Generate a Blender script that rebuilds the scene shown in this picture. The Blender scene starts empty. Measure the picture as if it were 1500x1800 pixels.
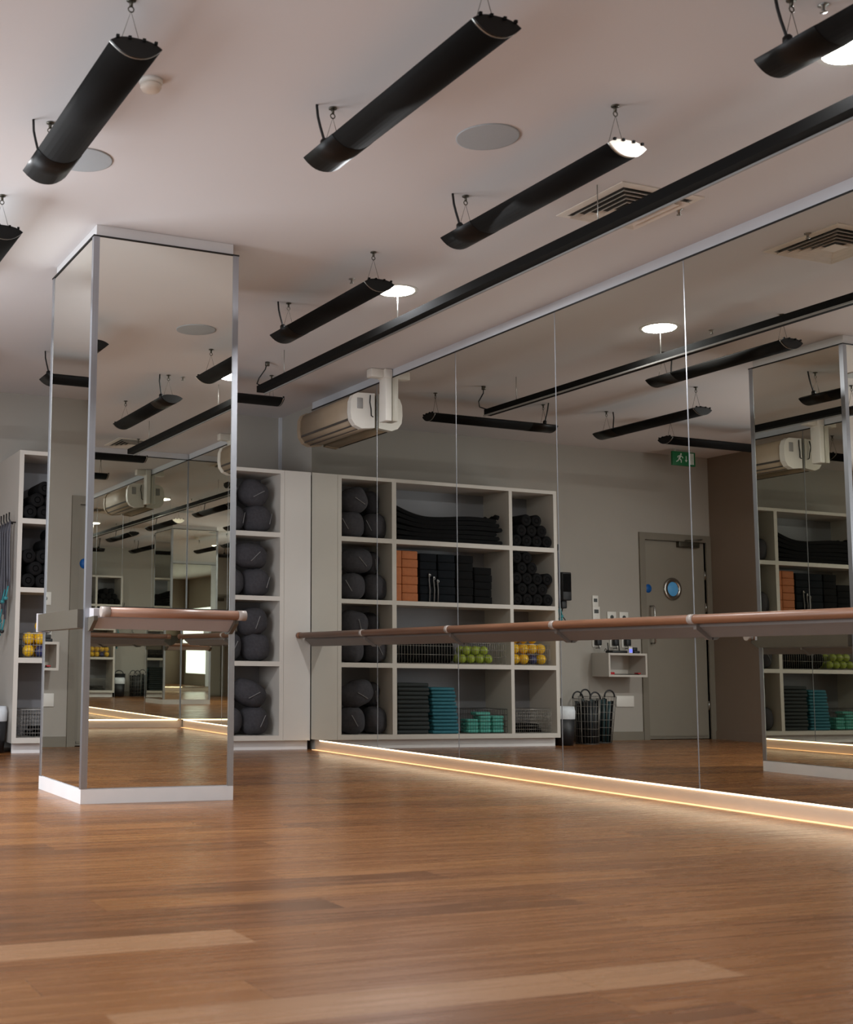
import bpy, bmesh, math, random
from mathutils import Vector, Matrix
random.seed(7)
S = bpy.context.scene
COL = S.collection
PI = math.pi

# ------------------------------------------------------------------ materials
def newmat(name):
    m = bpy.data.materials.new(name); m.use_nodes = True
    nt = m.node_tree; b = nt.nodes['Principled BSDF']
    return m, nt, b
def srgb(c):
    return tuple((x/12.92 if x <= .04045 else ((x+.055)/1.055)**2.4) for x in [v/255 for v in c]) + (1,)
def mat(name, c, rough=.5, metal=0., var=.08, scale=6., bump=0., stretch=(1,1,1), spec=.5):
    m, nt, b = newmat(name); N = nt.nodes; L = nt.links
    tc = N.new('ShaderNodeTexCoord'); mp = N.new('ShaderNodeMapping'); mp.inputs['Scale'].default_value = stretch
    no = N.new('ShaderNodeTexNoise'); no.inputs['Scale'].default_value = scale; no.inputs['Detail'].default_value = 4
    L.new(tc.outputs['Object'], mp.inputs['Vector']); L.new(mp.outputs['Vector'], no.inputs['Vector'])
    cr = N.new('ShaderNodeValToRGB'); base = srgb(c)
    cr.color_ramp.elements[0].position = .3; cr.color_ramp.elements[1].position = .7
    cr.color_ramp.elements[0].color = tuple(x*(1-var) for x in base[:3])+(1,)
    cr.color_ramp.elements[1].color = tuple(min(1, x*(1+var)) for x in base[:3])+(1,)
    L.new(no.outputs['Fac'], cr.inputs['Fac']); L.new(cr.outputs['Color'], b.inputs['Base Color'])
    b.inputs['Roughness'].default_value = rough; b.inputs['Metallic'].default_value = metal
    b.inputs['Specular IOR Level'].default_value = spec
    if bump:
        bp = N.new('ShaderNodeBump'); bp.inputs['Strength'].default_value = bump; bp.inputs['Distance'].default_value = .01
        L.new(no.outputs['Fac'], bp.inputs['Height']); L.new(bp.outputs['Normal'], b.inputs['Normal'])
    return m
def emis(name, c, s):
    m, nt, b = newmat(name)
    b.inputs['Base Color'].default_value = srgb(c)
    b.inputs['Emission Color'].default_value = srgb(c); b.inputs['Emission Strength'].default_value = s
    return m
def mirror_mat(name, c, wave=0.):
    m, nt, b = newmat(name); N = nt.nodes; L = nt.links
    b.inputs['Base Color'].default_value = (*c, 1); b.inputs['Metallic'].default_value = 1; b.inputs['Roughness'].default_value = 0.0
    if wave:
        tc = N.new('ShaderNodeTexCoord'); no = N.new('ShaderNodeTexNoise'); no.inputs['Scale'].default_value = .9; no.inputs['Detail'].default_value = 0
        bp = N.new('ShaderNodeBump'); bp.inputs['Strength'].default_value = 1; bp.inputs['Distance'].default_value = wave
        L.new(tc.outputs['Object'], no.inputs['Vector']); L.new(no.outputs['Fac'], bp.inputs['Height']); L.new(bp.outputs['Normal'], b.inputs['Normal'])
    return m

def floor_mat():
    m, nt, b = newmat('oak_floor_boards'); N = nt.nodes; L = nt.links
    tc = N.new('ShaderNodeTexCoord'); sp = N.new('ShaderNodeSeparateXYZ'); L.new(tc.outputs['Object'], sp.inputs[0])
    def mth(op, a, bb=None, c=None):
        n = N.new('ShaderNodeMath'); n.operation = op
        for i, v in enumerate((a, bb, c)):
            if v is None: continue
            if isinstance(v, (int, float)): n.inputs[i].default_value = v
            else: L.new(v, n.inputs[i])
        return n.outputs[0]
    X, Y = sp.outputs['X'], sp.outputs['Y']
    ry = mth('DIVIDE', mth('SUBTRACT', Y, 3.48-.1975*40), .1975)
    row = mth('FLOOR', ry)
    w1 = N.new('ShaderNodeTexWhiteNoise'); w1.noise_dimensions = '1D'; L.new(row, w1.inputs['W'])
    cx = mth('DIVIDE', mth('ADD', X, mth('MULTIPLY', w1.outputs['Value'], 2.3)), 2.3)
    colv = mth('FLOOR', cx)
    w2 = N.new('ShaderNodeTexWhiteNoise'); w2.noise_dimensions = '2D'
    cb = N.new('ShaderNodeCombineXYZ'); L.new(row, cb.inputs[0]); L.new(colv, cb.inputs[1]); L.new(cb.outputs[0], w2.inputs['Vector'])
    # two conspicuously pale boards
    def board(r, xa, xb):
        e = mth('COMPARE', row, r, .1)
        return mth('MULTIPLY', e, mth('MULTIPLY', mth('GREATER_THAN', X, xa), mth('LESS_THAN', X, xb)))
    pale = mth('ADD', board(40, -6.3, -4.1), board(36, -4.75, -3.02))
    # grain
    mp = N.new('ShaderNodeMapping'); mp.inputs['Scale'].default_value = (1.0, 16, 1)
    off = N.new('ShaderNodeVectorMath'); off.operation = 'ADD'; sc = N.new('ShaderNodeVectorMath'); sc.operation = 'SCALE'; sc.inputs['Scale'].default_value = 7
    L.new(w2.outputs['Color'], sc.inputs[0]); L.new(tc.outputs['Object'], off.inputs[0]); L.new(sc.outputs[0], off.inputs[1]); L.new(off.outputs[0], mp.inputs['Vector'])
    g = N.new('ShaderNodeTexNoise'); g.inputs['Scale'].default_value = 1.6; g.inputs['Detail'].default_value = 3; g.inputs['Distortion'].default_value = .6
    L.new(mp.outputs[0], g.inputs['Vector'])
    t = mth('ADD', mth('MULTIPLY', w2.outputs['Value'], .34), mth('MULTIPLY', g.outputs['Fac'], .66))
    cr = N.new('ShaderNodeValToRGB'); e = cr.color_ramp.elements
    e[0].position = .18; e[0].color = srgb((92, 58, 32)); e[1].position = .85; e[1].color = srgb((152, 104, 60))
    k = cr.color_ramp.elements.new(.5); k.color = srgb((126, 81, 45))
    L.new(t, cr.inputs['Fac'])
    mx = N.new('ShaderNodeMix'); mx.data_type = 'RGBA'; mx.inputs['B'].default_value = srgb((172, 132, 98))
    L.new(mth('MULTIPLY', pale, .55), mx.inputs['Factor']); L.new(cr.outputs['Color'], mx.inputs['A'])
    # joints
    fy = mth('FRACT', ry); jy = mth('LESS_THAN', fy, .012); fx = mth('FRACT', cx); jx = mth('LESS_THAN', fx, .0012)
    j = mth('MULTIPLY', mth('MAXIMUM', jy, jx), .45)
    m2 = N.new('ShaderNodeMix'); m2.data_type = 'RGBA'; m2.inputs['B'].default_value = srgb((70, 42, 22))
    L.new(j, m2.inputs['Factor']); L.new(mx.outputs['Result'], m2.inputs['A']); L.new(m2.outputs['Result'], b.inputs['Base Color'])
    r = mth('ADD', mth('MULTIPLY', g.outputs['Fac'], .14), .20); L.new(r, b.inputs['Roughness'])
    b.inputs['Specular IOR Level'].default_value = .4
    return m

MT = dict(
 floor=floor_mat(),
 ceil=mat('ceiling_paint', (214, 209, 208), .9, var=.015, scale=.6),
 wall=mat('wall_paint', (168, 163, 155), .85, var=.02, scale=1.2),
 brown=mat('taupe_wall_paint', (128, 112, 98), .85, var=.03, scale=1.2),
 board=mat('white_board', (205, 207, 212), .6, var=.02),
 shelf=mat('shelf_laminate', (196, 190, 182), .45, var=.02, scale=2),
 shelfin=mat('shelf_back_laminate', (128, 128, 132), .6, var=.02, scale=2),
 skirt=mat('skirting_satin', (182, 166, 150), .4, var=.02),
 plinth=mat('plinth_white', (220, 218, 218), .45, var=.02),
 alu=mat('brushed_aluminium', (170, 172, 178), .35, .85, var=.05, scale=3, stretch=(20, 20, .5)),
 dark=mat('black_edge', (16, 15, 15), .5),
 black=mat('black_anodised', (12, 11, 10), .7, .0, var=.1, spec=.15),
 blackcap=mat('black_cap', (11, 10, 9), .42, spec=.3),
 silver=mat('silver_rim', (170, 170, 165), .3, .9),
 whitecap=mat('white_cap', (232, 222, 205), .4),
 wood=mat('barre_timber', (126, 86, 62), .38, var=.16, scale=3, stretch=(9, 1, 9)),
 woodx=mat('barre_timber_cross', (142, 104, 84), .38, var=.16, scale=3, stretch=(1, 9, 9)),
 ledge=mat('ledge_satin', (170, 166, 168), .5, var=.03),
 ledgeshade=mat('ledge_shaded', (112, 104, 98), .5, var=.03),  # darker copy of the ledge tone, shade under the rail put into the colour
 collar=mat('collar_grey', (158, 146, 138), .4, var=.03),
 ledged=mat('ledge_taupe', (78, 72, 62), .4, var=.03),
 acbeige=mat('unit_casing_cream', (160, 142, 120), .5, var=.03),
 acwhite=mat('unit_cap_white', (226, 222, 214), .35, var=.02),
 acgrey=mat('unit_panel_grey', (150, 148, 146), .5),
 bean=mat('charcoal_cloth', (54, 52, 56), .9, var=.18, scale=40, bump=.25),
 strap=mat('grey_strap', (120, 118, 118), .5),
 blk=mat('black_foam', (10, 10, 11), .9, var=.2, scale=30, bump=.2, spec=.2),
 roller=mat('black_roller_foam', (13, 12, 13), .85, var=.2, scale=30, bump=.2, spec=.2),
 orange=mat('cork_block', (168, 98, 54), .75, var=.1, scale=30, bump=.15),
 navy=mat('navy_foam', (11, 16, 22), .85, var=.15, scale=20, spec=.2),
 pad=mat('dark_green_pad', (28, 35, 35), .8, var=.15, scale=25),
 teal=mat('teal_pad', (30, 98, 112), .75, var=.1, scale=25),
 mint=mat('mint_block', (84, 170, 156), .7, var=.08, scale=25),
 yellow=mat('yellow_ball', (226, 178, 28), .35, var=.06),
 lime=mat('lime_ball', (150, 168, 50), .4, var=.06),
 blueball=mat('navy_ball', (46, 50, 92), .4),
 wire=mat('basket_wire', (70, 68, 66), .4, .7),
 wirel=mat('basket_wire_pale', (138, 134, 128), .4, .5),
 door=mat('door_paint', (138, 132, 120), .55, var=.03, scale=2),
 frame=mat('door_frame_paint', (124, 118, 106), .55, var=.03),
 steel=mat('stainless', (200, 200, 198), .2, 1.),
 closer=mat('closer_metal', (92, 88, 78), .35, .7),
 blue=mat('blue_sticker', (20, 96, 176), .5),
 green=mat('sign_green', (12, 110, 62), .5),
 sign=mat('sign_white', (235, 240, 236), .5),
 plate=mat('white_plastic', (226, 224, 218), .4, var=.01),
 screen=mat('dark_screen', (70, 74, 74), .3),
 grille=mat('speaker_grille_grey', (172, 178, 182), .8, var=.04, scale=200),
 ventw=mat('vent_white', (226, 216, 204), .5),
 ventd=mat('vent_shadow', (74, 68, 62), .9),
 cable=mat('black_cable', (12, 12, 12), .5),
 tealrub=mat('teal_rubber', (52, 134, 142), .5),
 tube=mat('grey_rubber_tube', (84, 84, 92), .45),
 binb=mat('black_bin', (26, 27, 30), .5),
 white=mat('white_liner', (214, 220, 226), .6, bump=.2, scale=20),
 red=mat('red_plastic', (176, 28, 40), .4),
 paper=mat('blue_folder', (120, 140, 170), .6),
 bar=mat('dark_bar', (34, 38, 42), .45),
 barteal=mat('dark_teal_bar', (34, 62, 66), .45),
 floorglow=emis('lit_floor_glow', (255, 206, 148), 1.1),
 led=emis('led_strip_glow', (255, 234, 202), 5.),
 lamp=emis('downlight_glow', (255, 246, 232), 60.),
 phone=emis('small_blue_display', (110, 120, 255), 1.6),
 port=emis('porthole_blue_view', (70, 130, 175), .45),
 mir=mirror_mat('wall_mirror_silver', (.70, .69, .635)),
 mirc=mirror_mat('column_mirror_silver', (.86, .86, .80)),
 mirb=mirror_mat('rear_mirror_silver', (.80, .82, .76), .0),
)

# ------------------------------------------------------------------ mesh builder
class MB:
    def __init__(s): s.v = []; s.f = []; s.sm = []
    def add(s, vs, fs, smooth=False):
        o = len(s.v); s.v += [tuple(v) for v in vs]; s.f += [tuple(i+o for i in f) for f in fs]; s.sm += [smooth]*len(fs); return s
    def box(s, x0, x1, y0, y1, z0, z1):
        x0, x1 = min(x0, x1), max(x0, x1); y0, y1 = min(y0, y1), max(y0, y1); z0, z1 = min(z0, z1), max(z0, z1)
        v = [(x, y, z) for z in (z0, z1) for y in (y0, y1) for x in (x0, x1)]
        return s.add(v, [(0,2,3,1),(4,5,7,6),(0,1,5,4),(2,6,7,3),(0,4,6,2),(1,3,7,5)])
    def rbox(s, x0, x1, y0, y1, z0, z1, r=.01, seg=2):
        bm = bmesh.new(); bmesh.ops.create_cube(bm, size=1)
        for v in bm.verts: v.co = ((x0+x1)/2+v.co.x*abs(x1-x0), (y0+y1)/2+v.co.y*abs(y1-y0), (z0+z1)/2+v.co.z*abs(z1-z0))
        bmesh.ops.bevel(bm, geom=bm.edges[:], offset=min(r, .49*min(abs(x1-x0), abs(y1-y0), abs(z1-z0))), segments=seg, affect='EDGES', profile=.5)
        bm.verts.index_update()
        s.add([v.co[:] for v in bm.verts], [[v.index for v in f.verts] for f in bm.faces], True); bm.free(); return s
    def tube(s, pts, r, n=8, closed=False, caps=True):
        pts = [Vector(p) for p in pts]; m = len(pts); rr = r if isinstance(r, (list, tuple)) else [r]*m
        vs = []; prev = None
        for i, p in enumerate(pts):
            a = pts[(i-1) % m] if (closed or i > 0) else p; b = pts[(i+1) % m] if (closed or i < m-1) else p
            t = (b-a).normalized()
            if prev is None:
                u = t.cross(Vector((0, 0, 1)));
                if u.length < .1: u = t.cross(Vector((1, 0, 0)))
            else: u = prev - t*prev.dot(t)
            u.normalize(); prev = u; w = t.cross(u)
            for k in range(n):
                an = 2*PI*k/n; vs.append(p+(u*math.cos(an)+w*math.sin(an))*rr[i])
        fs = []
        for i in range(m if closed else m-1):
            j = (i+1) % m
            for k in range(n): fs.append((i*n+k, i*n+(k+1) % n, j*n+(k+1) % n, j*n+k))
        if caps and not closed: fs += [tuple(range(n-1, -1, -1)), tuple((m-1)*n+k for k in range(n))]
        return s.add(vs, fs, True)
    def lathe(s, prof, c, axis='z', n=32, smooth=True):
        # prof: (r, h) list
        vs = []; ax = {'x': 0, 'y': 1, 'z': 2}[axis]
        for r, h in prof:
            for k in range(n):
                a = 2*PI*k/n; p = [0, 0, 0]; p[ax] = h; p[(ax+1) % 3] = r*math.cos(a); p[(ax+2) % 3] = r*math.sin(a)
                vs.append((p[0]+c[0], p[1]+c[1], p[2]+c[2]))
        fs = []
        for i in range(len(prof)-1):
            for k in range(n): fs.append((i*n+k, i*n+(k+1) % n, (i+1)*n+(k+1) % n, (i+1)*n+k))
        if prof[0][0] > 1e-5: fs.append(tuple(range(n-1, -1, -1)))
        if prof[-1][0] > 1e-5: fs.append(tuple((len(prof)-1)*n+k for k in range(n)))
        return s.add(vs, fs, smooth)
    def prism(s, prof, a, b, axis='y', smooth=False, caps=True):
        # prof: 2D list in remaining axes order: axis y->(x,z), x->(y,z), z->(x,y)
        def P(p, h): return {'y': (p[0], h, p[1]), 'x': (h, p[0], p[1]), 'z': (p[0], p[1], h)}[axis]
        n = len(prof); vs = [P(p, a) for p in prof]+[P(p, b) for p in prof]
        s.add(vs, [(k, (k+1) % n, n+(k+1) % n, n+k) for k in range(n)], smooth)
        if caps: s.add(vs, [tuple(range(n-1, -1, -1)), tuple(range(n, 2*n))], False)
        return s
    def blob(s, c, r, rot=None, e=.8, nu=24, nv=14, amp=.0, seed=0):
        vs = []; rnd = random.Random(seed); ph = [rnd.random()*6.28 for _ in range(4)]
        R = rot or Matrix.Identity(3); sg = lambda x, p: math.copysign(abs(x)**p, x)
        for i in range(nv+1):
            th = -PI/2+PI*i/nv
            for k in range(nu):
                a = 2*PI*k/nu; d = 1+amp*(math.sin(3*a+ph[0])*math.cos(2*th+ph[1])+.6*math.sin(5*a+ph[2]+2*th))
                p = Vector((r[0]*sg(math.cos(th), e)*math.cos(a)*d, r[1]*sg(math.cos(th), e)*math.sin(a)*d, r[2]*sg(math.sin(th), e)*d))
                vs.append(Vector(c)+R@p)
        fs = [(i*nu+k, i*nu+(k+1) % nu, (i+1)*nu+(k+1) % nu, (i+1)*nu+k) for i in range(nv) for k in range(nu)]
        return s.add(vs, fs, True)
    def build(s, name, m, parent=None, loc=None):
        me = bpy.data.meshes.new(name); off = Vector(loc) if loc is not None else Vector((0, 0, 0))
        me.from_pydata([tuple(Vector(v)-off) for v in s.v], [], s.f); me.update()
        for p, q in zip(me.polygons, s.sm): p.use_smooth = q
        bm = bmesh.new(); bm.from_mesh(me); bmesh.ops.remove_doubles(bm, verts=bm.verts[:], dist=1e-6)
        bmesh.ops.recalc_face_normals(bm, faces=bm.faces[:]); bm.to_mesh(me); bm.free()
        me.materials.append(m if not isinstance(m, str) else MT[m])
        o = bpy.data.objects.new(name, me); COL.objects.link(o); o.location = off
        if parent: o.parent = parent
        return o
def tag(o, label, cat, group=None, kind=None):
    o['label'] = label; o['category'] = cat
    if group: o['group'] = group
    if kind: o['kind'] = kind
    return o
def thing(name, label, cat, loc=(0, 0, 0), group=None):
    o = bpy.data.objects.new(name, None); COL.objects.link(o); o.location = loc; o.empty_display_size = .1
    return tag(o, label, cat, group)
def struct(o): o['kind'] = 'structure'; return o
def copy_tree(root, loc, label):
    r = root.copy(); COL.objects.link(r); r.location = loc; r['label'] = label
    for ch in list(root.children):
        c = ch.copy(); COL.objects.link(c); c.parent = r
        for g in list(ch.children):
            d = g.copy(); COL.objects.link(d); d.parent = c
    return r
ORD = ['zero', 'first', 'second', 'third', 'fourth', 'fifth', 'sixth', 'seventh', 'eighth', 'ninth', 'tenth', 'eleventh', 'twelfth', 'thirteenth', 'fourteenth', 'fifteenth', 'sixteenth', 'seventeenth', 'eighteenth']

# ------------------------------------------------------------------ dimensions
Ds, Dw, Zc, Zmt, Zmb = 11.33, 12.20, 3.483, 3.402, .104
B = -.45; XL = -5.98; XR = .065; XFAR = -8.4; YRET = 6.0
cx1, cx2, cy1, cy2 = -3.561, -2.60, 7.178, 8.146

# ------------------------------------------------------------------ room shell
struct(MB().box(XFAR, .2, B-.1, Dw+.1, -.1, 0).build('floor', 'floor'))
struct(MB().box(XFAR, .2, B-.1, Dw+.1, Zc, Zc+.1).build('ceiling', 'ceil'))
DX0, DX1, DZ = -5.90, -4.95, 2.41      # door opening
w = MB()
w.box(XL, DX0, Dw, Dw+.12, 0, Zc); w.box(DX1, .2, Dw, Dw+.12, 0, Zc); w.box(DX0, DX1, Dw, Dw+.12, DZ, Zc)
struct(w.build('wall_back', 'wall'))
struct(MB().box(XL-.12, XL, YRET, Dw+.12, 0, Zc).build('wall_left', 'brown'))
struct(MB().box(XFAR, XL-.12, YRET, YRET+.12, 0, Zc).build('wall_return', 'brown'))
struct(MB().box(XFAR-.12, XFAR, B-.1, YRET+.12, 0, Zc).build('wall_alcove', 'wall'))
struct(MB().box(XR, .2, B-.1, Dw+.1, 0, Zc).build('wall_right', 'wall'))
struct(MB().box(XFAR-.1, .2, B-.2, B-.07, 0, Zc).build('wall_front', 'wall'))
struct(MB().box(.006, XR, B, Ds-.001, Zmb+.012, Zc).build('wall_mirror_backing', 'board'))
struct(MB().box(XFAR, .006, B-.07, B-.012, Zmb+.012, Zc).build('wall_mirror_backing_front', 'board'))
struct(MB().box(.048, XR, B-.03, Ds, 0, Zmb+.012).build('baseboard_right', 'skirt'))
struct(MB().box(XFAR, .048, B-.07, B-.05, 0, Zmb+.012).build('baseboard_front', 'skirt'))
struct(MB().box(-4.86, -3.0, Dw-.018, Dw, 0, .1).build('baseboard_back', 'frame'))
struct(MB().box(XL, XL+.018, YRET, Dw-.02, 0, .1).build('baseboard_left', 'brown'))
struct(MB().box(-.004, .0062, B, Ds, Zmt, Zmt+.010).build('trim_1', 'dark'))
struct(MB().box(XFAR, 0, B-.014, B-.004, Zmt, Zmt+.010).build('trim_2', 'dark'))
struct(MB().box(XR-.03, XR, Dw-.03, Dw, 2.77, Zc).build('trim_3', 'board'))

# door
d = struct(MB().box(DX0, DX1, Dw+.03, Dw+.075, .008, DZ).build('door_1', 'door'))
f = MB(); f.box(DX0-.075, DX0, Dw-.02, Dw+.1, 0, DZ+.085).box(DX1, DX1+.085, Dw-.02, Dw+.1, 0, DZ+.085).box(DX0, DX1, Dw-.02, Dw+.1, DZ, DZ+.085)
struct(f.build('door_frame', 'frame', d))
px, pz = -5.39, 1.82
MB().lathe([(.085, .0), (.135, .0), (.14, -.01), (.125, -.022), (.09, -.022), (.085, 0)], (px, Dw+.03, pz), 'y').build('porthole_rim', 'steel', d)
MB().lathe([(0.0, 0), (.088, 0), (.088, -.006), (0, -.006)], (px, Dw+.03, pz), 'y').build('porthole_glass', 'port', d)
MB().lathe([(0, 0), (.052, 0), (.052, -.003), (0, -.003)], (-5.02, Dw+.03, 1.815), 'y').build('door_sticker', 'blue', d)
h = MB(); hx = -5.045; h.tube([(hx, Dw+.03, 1.6), (hx, Dw-.03, 1.6), (hx, Dw-.045, 1.58), (hx, Dw-.045, 1.17), (hx, Dw-.03, 1.15), (hx, Dw+.03, 1.15)], .011, 10)
h.build('pull_handle', 'steel', d)
c = MB().rbox(-5.79, -5.47, Dw-.03, Dw+.03, 2.34, 2.41, .008).build('door_closer', 'closer', d)
MB().tube([(-5.55, Dw-.04, 2.42), (-5.72, Dw-.13, 2.43), (-5.84, Dw-.02, 2.45)], .008, 6).build('closer_arm', 'closer', c)
for z in (.35, 1.55, 1.95): MB().tube([(DX0-.004, Dw+.018, z), (DX0-.004, Dw+.018, z+.11)], .011, 8).build('hinge', 'steel', d)
MB().box(DX0+.02, DX1-.02, Dw+.022, Dw+.03, .03, .05).build('kick_strip', 'frame', d)

# ------------------------------------------------------------------ long mirror wall
seams = [Ds-.002] + [Ds-.028-1.304*k for k in range(1, 10)]
ends = seams[:-1]
for k in range(9):
    a = seams[k]; b_ = max(seams[k+1], B+.006)
    if b_ > a-.1: continue
    o = MB().box(0, .0055, b_+.0025, a-.0025, Zmb, Zmt).build('wall_mirror', 'mir')
    MB().box(-.0015, .004, b_-.004, b_+.0025, Zmb+.002, Zmt-.002).build('polished_edge', 'alu', o)
    tag(o, f'tall frameless mirror panel on the long wall, {ORD[k+1]} from the shelving corner', 'mirror', 'tall mirror panels on the long wall')
x = 0.0
for k in range(5):
    o = MB().box(x-.003-.0, x-1.3, B-.0055-.0055, B-.0055, Zmb, Zmt).build('wall_mirror', 'mirb'); x -= 1.304
    tag(o, f'tall frameless mirror panel on the wall facing the shelving, {ORD[k+1]} from the lit corner', 'mirror', 'tall mirror panels on the far wall behind')
t = thing('under_mirror_light', 'glowing warm white strip light running under the long mirror wall above the skirting', 'light', (.02, 5.5, Zmb))
MB().box(.036, .047, B+.02, Ds-.12, Zmb-.014, Zmb+.0118).build('diffuser', 'led', t, None)
MB().box(.004, .047, B+.02, Ds-.02, .0005, .004).build('floor_glow_strip', 'floorglow', t, None)  # glowing strip standing in for floor lit by the LED above
for o in t.children: o.matrix_parent_inverse = Matrix.Translation((-.02, -5.5, -Zmb))
t = thing('under_mirror_light', 'glowing warm white strip light under the mirrors on the wall facing the shelving', 'light', (0, 0, 0))
MB().box(-5.9, -.02, B-.049, B-.036, Zmb-.016, Zmb+.0118).build('diffuser', 'led', t)

# barre on the long wall
def barre(y0, y1, label, side='x', wallc=0., x0=None, x1=None, jn=()):
    """side x: runs along y at wall plane x=wallc protruding to -x; side y: runs along x at plane y=wallc protruding to sign"""
    t = thing('ballet_barre', label, 'barre', (0, 0, 0))
    sgn = -1
    if side == 'y+': sgn = 1
    n = 20; r = .028; d = .14; zc = 1.12 if jn else 1.11
    prof = [(wallc+sgn*(d+r*1.05*math.cos(a)), zc+r*math.sin(a)) for a in [2*PI*k/n for k in range(n)]]
    ax = 'y' if side == 'x' else 'x'
    def P(pr): return [(q[0], q[1]) for q in pr]
    MB().prism(P(prof), y0+.05, y1-.05, ax, True).build('handrail', 'wood' if ax == 'y' else 'woodx', t)
    capp = [(wallc+sgn*(d+r*1.14*math.cos(a)), zc+r*1.1*math.sin(a)) for a in [2*PI*k/n for k in range(n)]]
    for a, b in ((y0, y0+.052), (y1-.052, y1)): MB().prism(P(capp), a, b, ax, True).build('end_cap', 'collar' if not jn else 'wood', t)
    for j in jn: MB().prism(P(capp), j-.022, j+.022, ax, True).build('joint_collar', 'collar', t)
    # slanting soffit under the rail back to the wall
    pr = [(wallc+sgn*.001, 1.135), (wallc+sgn*.001, 1.015), (wallc+sgn*.02, 1.015), (wallc+sgn*.10, 1.075), (wallc+sgn*.10, 1.128), (wallc+sgn*.02, 1.135)]
    MB().prism(P(pr), y0+.06 if jn else y0-.03, y1-.06, ax).build('ledge', 'ledgeshade' if jn else 'ledge', t)
    MB().prism([(wallc, 1.137), (wallc+sgn*.012, 1.137), (wallc+sgn*.012, 1.150), (wallc, 1.150)], y0+.06, y1-.06, ax).build('reflection_gap_line', 'dark', t)  # dark strip imitating the gap between rail and its reflection
    L_ = y1-y0; m = max(2, int(round(L_/2.0)))
    js = list(jn) if jn else [y0-.024, y1-.05]
    for yy in js:
        w_ = .012
        pr = [(wallc+sgn*.003, 1.08), (wallc+sgn*.003, 1.0), (wallc+sgn*.03, 1.0), (wallc+sgn*.125, 1.06), (wallc+sgn*.125, 1.085)]
        MB().prism(P(pr), yy-w_, yy+w_, ax).build('bracket', 'ledgeshade' if jn else 'ledged', t)
    return t
barre(B+.3, 11.42-.1, 'long round timber ballet barre on a pale ledge fixed across the long mirror wall', 'x', 0., jn=(10.02, 8.62, 7.28, 5.95, 4.3, 2.7, 1.2))
barre(-5.9, -.2, 'timber ballet barre across the mirrors on the wall facing the shelving', 'y+', B, jn=(-5.2, -3.4, -1.6))

# ------------------------------------------------------------------ mirrored column
colr = thing('mirrored_column', 'square floor to ceiling column clad in mirror with aluminium corner angles', 'column', (cx1, cy1, 0))
inv = Matrix.Translation((-cx1, -cy1, 0))
def cpart(mb, name, m, lab=None):
    o = mb.build(name, m, colr); o.matrix_parent_inverse = inv
    if lab: o['label'] = lab
    return o
zb, zt = .083, 3.41
cpart(MB().box(cx1+.012, cx2-.012, cy1+.012, cy2-.012, zb, zt), 'core', 'board')
cpart(MB().box(cx1, cx2, cy1, cy2, 0, zb), 'plinth', 'plinth')
cpart(MB().box(cx1+.022, cx2-.03, cy1+.02, cy2-.02, zt, Zc-.001), 'head_board', 'plinth')
def mirp(fx, z0, z1, tiltz=0., tiltx=0.):
    e = .004
    if fx == 'front': mb = MB().box(cx1+.03, cx2-.03, cy1+.004, cy1+.009, z0, z1)
    if fx == 'rear': mb = MB().box(cx1+.03, cx2-.03, cy2-.009, cy2-.004, z0, z1)
    if fx == 'left': mb = MB().box(cx1+.004, cx1+.009, cy1+.03, cy2-.03, z0, z1)
    if fx == 'right': mb = MB().box(cx2-.009, cx2-.004, cy1+.03, cy2-.03, z0, z1)
    loc = ((cx1+cx2)/2, (cy1+cy2)/2, (z0+z1)/2)
    loc = {'front': (loc[0], cy1+.0065, loc[2]), 'rear': (loc[0], cy2-.0065, loc[2]), 'left': (cx1+.0065, loc[1], loc[2]), 'right': (cx2-.0065, loc[1], loc[2])}[fx]
    o = mb.build('mirror_pane', 'mirc', colr, loc); o.matrix_parent_inverse = inv
    o.rotation_euler = (tiltx, 0, tiltz)
    return o
for fx in ('front', 'left', 'right', 'rear'):
    if fx == 'front': mirp(fx, 1.03, zt-.008); mirp(fx, zb+.006, 1.027, LOWZ := .0035, LOWX := .003)
    else: mirp(fx, zb+.006, zt-.008)
a = .038
for (sx, sy) in ((0, 0), (1, 0), (0, 1), (1, 1)):
    X = cx2 if sx else cx1; Y = cy2 if sy else cy1; dx = -1 if sx else 1; dy = -1 if sy else 1
    pr = [(X, Y), (X+dx*a, Y), (X+dx*a, Y+dy*.004), (X+dx*.004, Y+dy*.004), (X+dx*.004, Y+dy*a), (X, Y+dy*a)]
    cpart(MB().prism(pr, zb, zt, 'z'), 'corner_angle', 'alu')
e = MB()
e.box(cx1-.003, cx2+.003, cy1-.003, cy1+.012, zt-.008, zt).box(cx1-.003, cx2+.003, cy2-.012, cy2+.003, zt-.008, zt)
e.box(cx1-.003, cx1+.012, cy1, cy2, zt-.008, zt).box(cx2-.012, cx2+.003, cy1, cy2, zt-.008, zt)
cpart(e, 'top_edge', 'dark')
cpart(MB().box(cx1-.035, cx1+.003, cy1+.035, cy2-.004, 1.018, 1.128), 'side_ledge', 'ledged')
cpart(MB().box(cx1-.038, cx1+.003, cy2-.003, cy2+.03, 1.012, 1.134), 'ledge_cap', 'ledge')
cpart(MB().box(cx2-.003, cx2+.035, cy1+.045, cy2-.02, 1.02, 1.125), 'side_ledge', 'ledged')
barre(cx1+.055, cx2+.01, 'short timber ballet barre across the front of the mirrored column', 'y', cy1+.004, jn=())
barre(cx1+.05, cx2-.0, 'short timber ballet barre on the shelving side of the mirrored column', 'y+', cy2-.004, jn=())

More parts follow.
